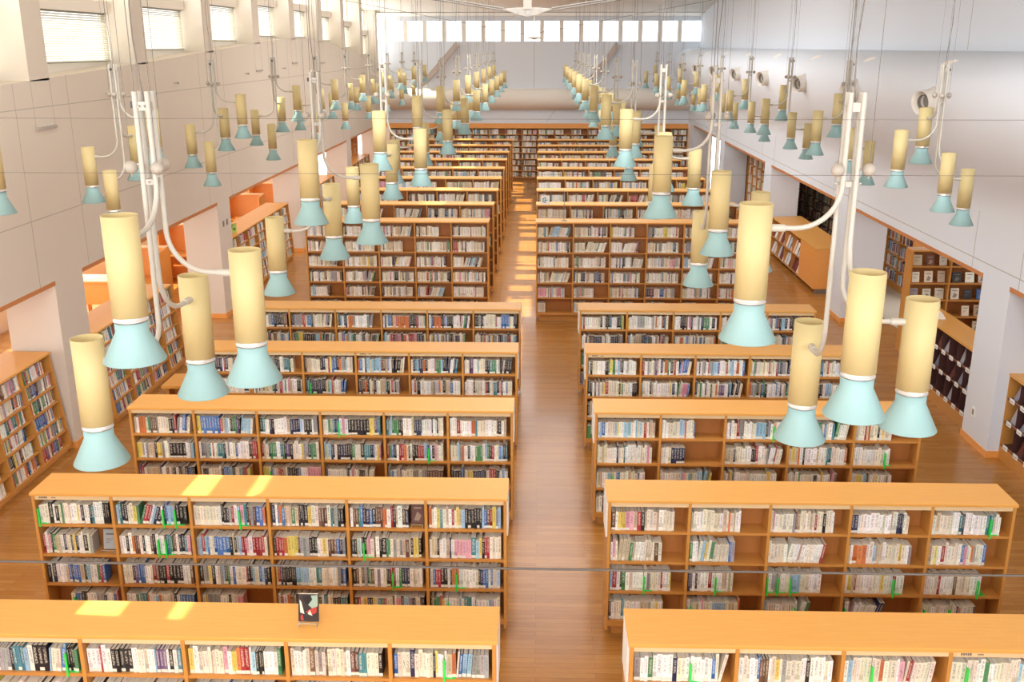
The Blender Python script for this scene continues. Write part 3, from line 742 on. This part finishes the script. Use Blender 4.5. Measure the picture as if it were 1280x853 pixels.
for row, z in enumerate((1.78, 1.46, 1.14, .82, .5)):
    for q in range(7):
        if (row, q) in ((3, 3), (3, 1), (4, 4)): continue
        x = DX + .13 + q * .235 + (.05 if q > 2 else 0)
        display_book(x, DY + .08, z + .003, R.uniform(.13, .17), R.uniform(.18, .215), DC[row][q], '%s face-out book, %s on the %s shelf of the display bookcase' % (DC[row][q], ORD[q + 1], ORD[row + 1]), art=q % 2)

# ------------------------------------------------------------------ study furniture in the left side room
def carrel(x, y, label):
    r = empty('study_carrel', (x, y, 0)); tag(r, label, 'study carrel', 'study carrels by the left windows')
    MB().box(0, 1.1, .0, .04, .0, 1.38).build('back_panel', W_ORANGE, r)
    for a in (0, 1.06): MB().box(a, a + .04, -.62, 0, 0, 1.38).build('side_panel', W_ORANGE, r)
    MB().box(.04, 1.06, -.6, 0, .68, .72).build('desk_top', W_TOP_LIT, r)
    MB().box(.0, 1.1, -.22, .05, 1.38, 1.41).build('top_shelf', W_TOP_LIT, r)
    MB().box(.3, .8, -.52, -.06, .42, .46).build('lower_shelf', W_ORANGE, r)
def chair(x, y, rz, label):
    r = empty('wooden_chair', (x, y, 0), rz); tag(r, label, 'chair', 'wooden chairs in the left side room')
    MB().box(-.21, .21, -.21, .21, .42, .455).build('seat', W_ORANGE, r)
    for sx in (-1, 1):
        MB().tube([(sx * .19, -.19, 0), (sx * .185, -.185, .42)], .018, 8).build('leg', W_ORANGE, r)
        MB().tube([(sx * .19, .2, 0), (sx * .185, .19, .44), (sx * .18, .24, .82)], .018, 8).build('leg', W_ORANGE, r)
    MB().box(-.19, .19, .215, .24, .62, .82).build('backrest', W_ORANGE, r)
for i, (x, y) in enumerate(((-9.35, 29.4), (-9.3, 31.9), (-9.3, 21.3), (-9.35, 24.2))):
    carrel(x, y, 'orange wooden study carrel in the left side room, %s' % ('first seen past the second column', 'behind the first past the second column', 'first before the second column', 'between the two pairs')[i])
chair(-8.75, 20.2, .3, 'orange wooden chair at the study carrel before the second left column')
chair(-8.75, 28.4, 0, 'orange wooden chair at the first study carrel past the second column')
r = empty('reading_counter', (-10.7, 20.3, 0)); tag(r, 'long orange reading counter by the windows beyond the nearest left column', 'counter')
MB().box(0, 1.75, 0, .7, .78, .82).build('counter_top', W_TOP_LIT, r); MB().box(.05, 1.7, .05, .09, .3, .78).build('front_panel', W_ORANGE, r)
for x in (.1, .85, 1.6): MB().box(x, x + .06, .3, .36, 0, .78).build('leg', W_ORANGE, r)
o = MB().box(0, .3, 0, .22, 0, .05).box(.02, .28, .02, .2, .05, .08, 1).build('stacked_binder', [mat('maroon_binder', (110, 60, 56), .5), M_PAPER], None, (-10.5, 21.2, 0.002)); 
bpy.data.objects.remove(o)
r = empty('reading_table', (-5.72, 13.98, 0)); tag(r, 'orange wooden reading table behind the fourth low left bookcase', 'table')
MB().box(0, .9, 0, .6, .66, .7).build('table_top', W_TOP_LIT, r)
for x in (.05, .8):
    MB().box(x, x + .05, .05, .55, 0, .66).build('leg', W_SIDE, r)
MB().box(.1, .8, .28, .31, .35, .62).build('apron', W_SIDE, r)

# ------------------------------------------------------------------ chandeliers: four tubes, four lamps, three hanging balls
ZT = 5.452; RAD = .412
LZ = [-.505, -.738, -.960, -1.188]
def make_chandelier():
    r = empty('hanging_lamp_cluster')
    for k_ in range(4):
        a = k_ * math.pi / 2; ca, sa = math.cos(a), math.sin(a)
        p = Vector((.042 * math.cos(a + .75), .042 * math.sin(a + .75), 0))
        zk = LZ[k_] - .115; e = Vector(((RAD - .075) * ca, (RAD - .075) * sa, zk)); br = .2
        d = Vector((e.x - p.x, e.y - p.y, 0)); L = d.length; d.normalize(); br = min(br, L - .06)
        pts = [p.copy(), Vector((p.x, p.y, (zk + br) * .5)), Vector((p.x, p.y, zk + br))]
        for q in range(1, 10):
            t = math.pi / 2 * q / 9
            pts.append(Vector((p.x, p.y, zk + br)) + d * (br * (1 - math.cos(t))) + Vector((0, 0, -br * math.sin(t))))
        pts.append(e - d * .03)
        MB().tube(pts, .0125, 12).tube([e - d * .065, e + d * .003], .018, 12).build('arm_tube', M_WHITE, r)
        # lamp: open tube above, silver collar, blue shade below
        c = (RAD * ca, RAD * sa); z = LZ[k_]
        b = MB(); b.lathe([(.0775, z), (.0775, z - .452), (.0735, z - .452), (.0735, z)], 36, c, 0, True, True)
        for f_ in range(len(b.sm)): pass
        body = b.build('lamp_tube', M_CREAM, r)
        MB().lathe([(.001, z - .035), (.06, z - .035), (.0734, z - .05)], 28, c).build('lamp_inner_disc', M_DISC, body)
        MB().lathe([(.0732, z - .45), (.0732, z - .466), (.0765, z - .467), (.0765, z - .474), (.066, z - .474), (.066, z - .49)], 32, c).build('lamp_collar', M_CHROME, body)
        MB().lathe([(.0725, z - .478), (.0725, z - .525), (.138, z - .659), (.136, z - .661), (.0705, z - .526), (.0705, z - .478)], 40, c, 0, True, True).build('lamp_shade', M_BLUE, body)
    b = MB().box(-.03, .03, -.03, .03, -.085, -.045)
    for sx, sy in ((1, 1), (-1, 1), (1, -1), (-1, -1)): b.tube([(sx * .03, sy * .012, -.065), (sx * .05, sy * .012, -.065)], .005, 8)
    b.build('clamp', M_WHITE, r)
    b = MB().box(-.032, .032, -.02, .02, -.425, -.4).tube([(-.062, 0, -.412), (.062, 0, -.412)], .005, 8); b.build('clamp', M_WHITE, r)
    for q in range(3):
        a = math.radians(-80 + 120 * q); c = (.088 * math.cos(a), .088 * math.sin(a), -.345)
        b = MB().sphere(c, .0305, 20, 12).tube([(c[0], c[1], c[2] - .04), (c[0], c[1], c[2] - .028)], .005, 8)
        b.tube([(c[0] * .45, c[1] * .45, c[2]), (c[0] * .75, c[1] * .75, c[2])], .006, 8)
        ball = b.build('ball_weight', M_BALL, r)
        o = MB().tube([(0, 0, 0), (0, 0, .5), (0, 0, 1)], .0015, 6).build('cable', M_CABLE, ball, (c[0], c[1], c[2] + .028))
    o = MB().tube([(.012 * math.sin(q * 1.1), .012 * math.cos(q * 1.1) - .012, q / 10) for q in range(11)], .0032, 8).build('power_cable', M_CABLE, r, (0, 0, -.06))
    o = MB().tube([(0, 0, 0), (0, 0, 1)], .0022, 6).build('suspension_cable', M_CABLE, r, (.03, -.03, -.05))
    b = MB().box(-.012, .012, -.062, -.05, -.075, -.045); b.build('cable_socket', mat('black_socket', (40, 38, 38), .4), r)
    return r
proto = make_chandelier(); snap = snapshot(proto); used = False
def set_cables(r, ztop):
    for c in kids(r):
        if c.name.startswith(('power_cable', 'suspension_cable')): c.scale = (1, 1, ztop - ZT + .05)
        if c.name.startswith('ball_weight'):
            for g in kids(c): g.scale = (1, 1, ztop - ZT + .31)
for X, ph, ks, where in ((-1.825, 270, range(0, 11), 'row just left of the aisle'), (1.43, 180, range(0, 11), 'row just right of the aisle'),
                         (-5.0, 0, range(1, 11), 'row along the left wall'), (4.64, 90, range(1, 11), 'row along the right wall')):
    for k_ in ks:
        y = 4.62 + 3.6 * k_; rz = math.radians(ph)
        if not used: r = proto; used = True; r.location = (X, y, ZT); r.rotation_euler = (0, 0, rz)
        else: r = dup(snap, (X, y, ZT), rz)
        tag(r, 'white cluster of four cream-and-blue lamps, %s in the %s' % (ORD[k_ + 1 - ks[0]], where), 'lamp', 'hanging lamp clusters, ' + where)
        set_cables(r, ceilz(y))

# ------------------------------------------------------------------ air nozzles on the right duct
def nozzle():
    ax = Vector((-1, -.42, -.12)).normalized(); base = Vector((.35, .12, .02)); pts = []; rad = []
    n = 12
    for q in range(n + 1):
        t = q / n; pts.append(base + ax * (.62 * t)); rad.append(.17 + .36 * (1 - t) ** 3.2)
    b = MB().tube(pts, .17, 28, 0, False, rad)
    e = pts[-1]; b.tube([e, e - ax * .02, e - ax * .4], .14, 28, 0, False, [.17, .145, .14])
    nz = b.build('air_nozzle', M_WALL)
    e2 = e - ax * .1
    MB().tube([e2, e2 + ax * .05], .1, 24, 0, False, [.095, .105]).tube([e2 - ax * .1, e2 - ax * .09], .14, 24, 0, True, [.14, .14]).build('inner_ring', M_STEEL, nz)
    return nz
nz0 = nozzle(); nsnap = snapshot(nz0)
for q in range(8):
    p = (5.68, 14.8 + 3.6 * q, 4.92)
    o = nz0 if q == 0 else dup(nsnap, p); o.location = p
    tag(o, 'round white air nozzle, %s along the duct on the right wall' % ORD[q + 1], 'air nozzle', 'air nozzles on the right duct')

# ------------------------------------------------------------------ roof tie: plate, bolts, rods, hanger
r = empty('roof_tie', (0, 0, 0)); tag(r, 'white steel roof tie with a bolted plate and spreading rods under the ceiling', 'roof tie')
TY, TZ, TX = 30.0, 6.63, -.37
MB().prism([(TX - .72, TZ + .06), (TX - .3, TZ + .1), (TX + .3, TZ + .1), (TX + .72, TZ + .06), (TX + .3, TZ - .09), (TX, TZ - .16), (TX - .3, TZ - .09)], 'y', TY - .05, TY + .05).build('plate', M_WHITE, r)
MB().box(TX - .12, TX + .12, TY - .1, TY + .1, TZ + .05, TZ + 1.3).build('hanger', M_WHITE, r)
for dx, dz in ((-.34, 0), (.02, -.05), (.38, .02)): MB().tube([(TX + dx, TY - .05, TZ + dz), (TX + dx, TY - .075, TZ + dz)], .08 if dx < .3 else .05, 20).build('bolt', M_STEEL, r)
for sx in (-1, 1):
    for dz in (-.02, .04): MB().tube([(TX + sx * .7, TY, TZ + .04 + dz), (TX + sx * 4.9, TY, TZ + .66 + dz)], .022, 8).build('tie_rod', M_STEEL, r)
    MB().tube([(TX, TY, TZ - .66), (TX + sx * 5.6, TY, TZ + .35)], .007, 6).build('stay_wire', M_CABLE, r)
MB().tube([(TX + .2, TY, TZ - .1), (TX + .2, TY, TZ - .72)], .02, 8).lathe([(.001, TZ - .8), (.1, TZ - .77), (.26, TZ - .74), (.06, TZ - .69), (.02, TZ - .66)], 24, (TX + .2, TY)).build('cone_plate', M_WHITE, r)
struct(MB().tube([(-7.0, 42.6, 7.02), (6.75, 42.6, 7.02)], .05, 10).build('beam_40', M_WHITE))

# ------------------------------------------------------------------ guard wires of the gallery, small things
def wire(y, z0, z1, rad, label, mt=M_WIRE):
    pts = [(-3 + 6 * i / 30, y, z0 + (z1 - z0) * i / 30 + (R.uniform(-.0006, .0006) if rad > .001 else 0)) for i in range(31)]
    o = MB().tube(pts, rad, 8).build('guard_rail_wire', mt); tag(o, label, 'wire'); return o
def zat(yp, Y):      # height of image row yp on the hall plane at distance Y, straight ahead
    d = right * 0 + up * ((426.5 - yp) / F) + fwd
    return H + d.z / d.y * Y
wire(1.5, zat(711, 1.5), zat(711, 1.5) - .0, .0021, 'thick grey guard wire stretched across, low in front of the gallery')
wire(1.5, zat(218, 1.5), zat(218, 1.5), .00033, 'thin guard wire stretched across, middle of the three')
wire(1.5, zat(149, 1.5), zat(149, 1.5), .00028, 'thin guard wire stretched across, topmost of the three')

# face-out book on its wire stand, on the nearest left bookcase
def stand(x, y, z, label, wdt=.13):
    b = MB(); h = wdt / 2
    b.tube([(-h, -.03, .002), (-h, -.03, .035), (h, -.03, .035), (h, -.03, .002)], .003, 8)
    b.tube([(-h, -.03, .004), (-h, .06, .004), (-h * .9, .085, .2), (h * .9, .085, .2), (h, .06, .004), (h, -.03, .004)], .003, 8)
    o = b.build('book_stand', M_WHITE, None, (x, y, z)); tag(o, label, 'book stand'); return o
bx, by, bz = -1.69, YL[0] + .16, 1.5205
stand(bx, by, bz, 'white wire book stand on top of the nearest left bookcase')
o = MB().box(-.075, .075, 0, .02, 0, .21).build('display_book', mat('dark_jacket', (48, 42, 44), .4), None, (bx, by + .018, bz + .022)); o.rotation_euler = (-.2, 0, 0)
tag(o, 'dark novel with red and pale abstract cover, face out on nearest left bookcase', 'book')
b = MB()
for poly, mi in (([(-.05, .195), (.012, .2), (.022, .17), (-.005, .13), (-.03, .15)], 0), ([(.02, .2), (.07, .205), (.07, .12), (.03, .1), (.0, .13), (.03, .17)], 1), ([(-.02, .075), (.02, .1), (.062, .115), (.06, .07), (.03, .055)], 2),
                 ([(-.065, .17), (-.052, .15), (-.03, .06), (-.06, .07)], 3), ([(-.005, .06), (.01, .09), (.03, .045)], 3), ([(-.06, .04), (-.045, .06), (-.035, .01), (-.055, .01)], 2)):
    b.prism(poly, 'y', -.001 - mi * .0003, 0, mi)
b.build('cover_print', [mat('print_black', (30, 26, 28), .4), mat('print_sage', (150, 176, 160), .4), mat('print_red', (178, 60, 50), .4), mat('print_cream', (226, 222, 206), .4)], o)
MB().box(-.072, .072, .003, .017, .2101, .2112).build('pages', M_PAGES, o)
xa, xb = bayx(LX, BAY, 0)
stand(xb - .09, YL[1] + .06, ROWS_L[2], 'white wire stand at the end of the leftmost bay, second left bookcase')
display_book(xb - .09, YL[1] + .09, ROWS_L[2] + .02, .135, .2, 'grey', 'grey face-out book with pink mark, leftmost bay of second left bookcase')
xa, xb = bayx(LX, BAY, 4)
stand(xb - .075, YL[1] + .06, ROWS_L[3], 'wire stand under the dark book, second bay from aisle, second left bookcase', .11)
display_book(xb - .075, YL[1] + .09, ROWS_L[3] + .02, .12, .2, 'brown', 'dark brown face-out book, second bay from aisle, second left bookcase', art=1)
for q, cn in enumerate(('navy', 'cream', 'red', 'cream')):
    display_book(TLX + 2 * BT + .1 + q * .17, YT[0] + .06, ROWS_T[1] + .003, .13, .19, cn, '%s face-out book, %s of four on the low shelf of the first tall left bookcase' % (cn, ORD[q + 1]))
display_book(TRX + 3 * BT + .66, YT[0] + .05, ROWS_T[3] + .003, .12, .2, 'red', 'bright red face-out book on the first tall right bookcase')
display_book(TLX + 3 * BT + .66, YT[0] + .04, ROWS_T[4] + .003, .12, .2, 'white', 'white face-out book with black block, first tall left bookcase')
for q, cn in enumerate(('cream', 'tan', 'pink')):
    display_book(-.62 + q * .21, YB - .0, ROWS_B[7] + .003, .15, .17, cn, '%s face-out book high in the end wall bookcase at the end of the aisle' % cn)

# pictogram placard on its pole, on the first tall right bookcase
r = empty('placard', (.13, YT[0] + .2, 2.15)); tag(r, 'small white placard with a teal arrow on a pole, on first tall right bookcase', 'sign')
MB().tube([(.4, 0, 0), (.4, 0, .62), (.0, 0, .62)], .008, 8).lathe([(.06, 0), (.06, .012), (.001, .014)], 20, (.4, 0)).build('pole', M_STEEL, r)
pn = MB().box(-.09, .09, -.006, .006, .34, .52).tube([(0, 0, .52), (0, 0, .62)], .004, 6).build('sign_board', M_PAPER, r)
b = MB(); arc = [(.055 * math.cos(math.radians(a_)), .43 + .055 * math.sin(math.radians(a_))) for a_ in range(60, 301, 20)]; arc2 = [(.034 * math.cos(math.radians(a_)), .43 + .034 * math.sin(math.radians(a_))) for a_ in range(300, 59, -20)]
b.prism(arc + arc2, 'y', -.0075, -.006); b.prism([(-.02, .43), (.015, .46), (.015, .437), (.06, .437), (.06, .423), (.015, .423), (.015, .4)], 'y', -.0075, -.006)
b.build('arrow_mark', M_TEAL, pn)

# small fittings on the walls
for i, (y, z) in enumerate(((15.6, 4.95), (18.6, 5.0), (23.2, 5.05), (26.6, 5.1))):
    o = MB().tube([(XL, y, z), (XL + .07, y, z)], .011, 10).lathe([(.02, z - .02), (.02, z + .02)], 12, (XL + .075, y)).build('wall_mount_hook', M_BALL); tag(o, 'small grey hook high on the left wall, %s from the front' % ORD[i + 1], 'hook', 'hooks on the left wall')
o = MB().box(XR - .012, XR, 13.72, 13.82, .42, .56).box(XR - .015, XR - .012, 13.745, 13.795, .45, .53, 1).build('wall_socket', [M_PAPER, M_STEEL]); tag(o, 'white wall socket low on the nearest right column', 'socket')
for y in (20.7, 20.95):
    o = MB().box(XL, XL + .012, y, y + .07, 1.95, 2.07).build('wall_switch', M_STEEL); tag(o, 'small grey switch plate on the second left column, %s' % ('nearer one' if y < 20.8 else 'farther one'), 'switch')

# the mass of further books
me = bpy.data.meshes.new('shelved_books'); me.from_pydata(SV, [], SF); me.materials.append(M_BOOK); me.materials.append(M_PAGES)
me.polygons.foreach_set('material_index', SM); put_attrs(me, SUV, SCOL); me.update()
o = bpy.data.objects.new('shelved_books', me); COL.objects.link(o)
tag(o, 'rows of library books filling all the further shelves of the hall', 'books', None, 'stuff')
print('books as objects', NB[0], 'mass', len(SF) // 6)
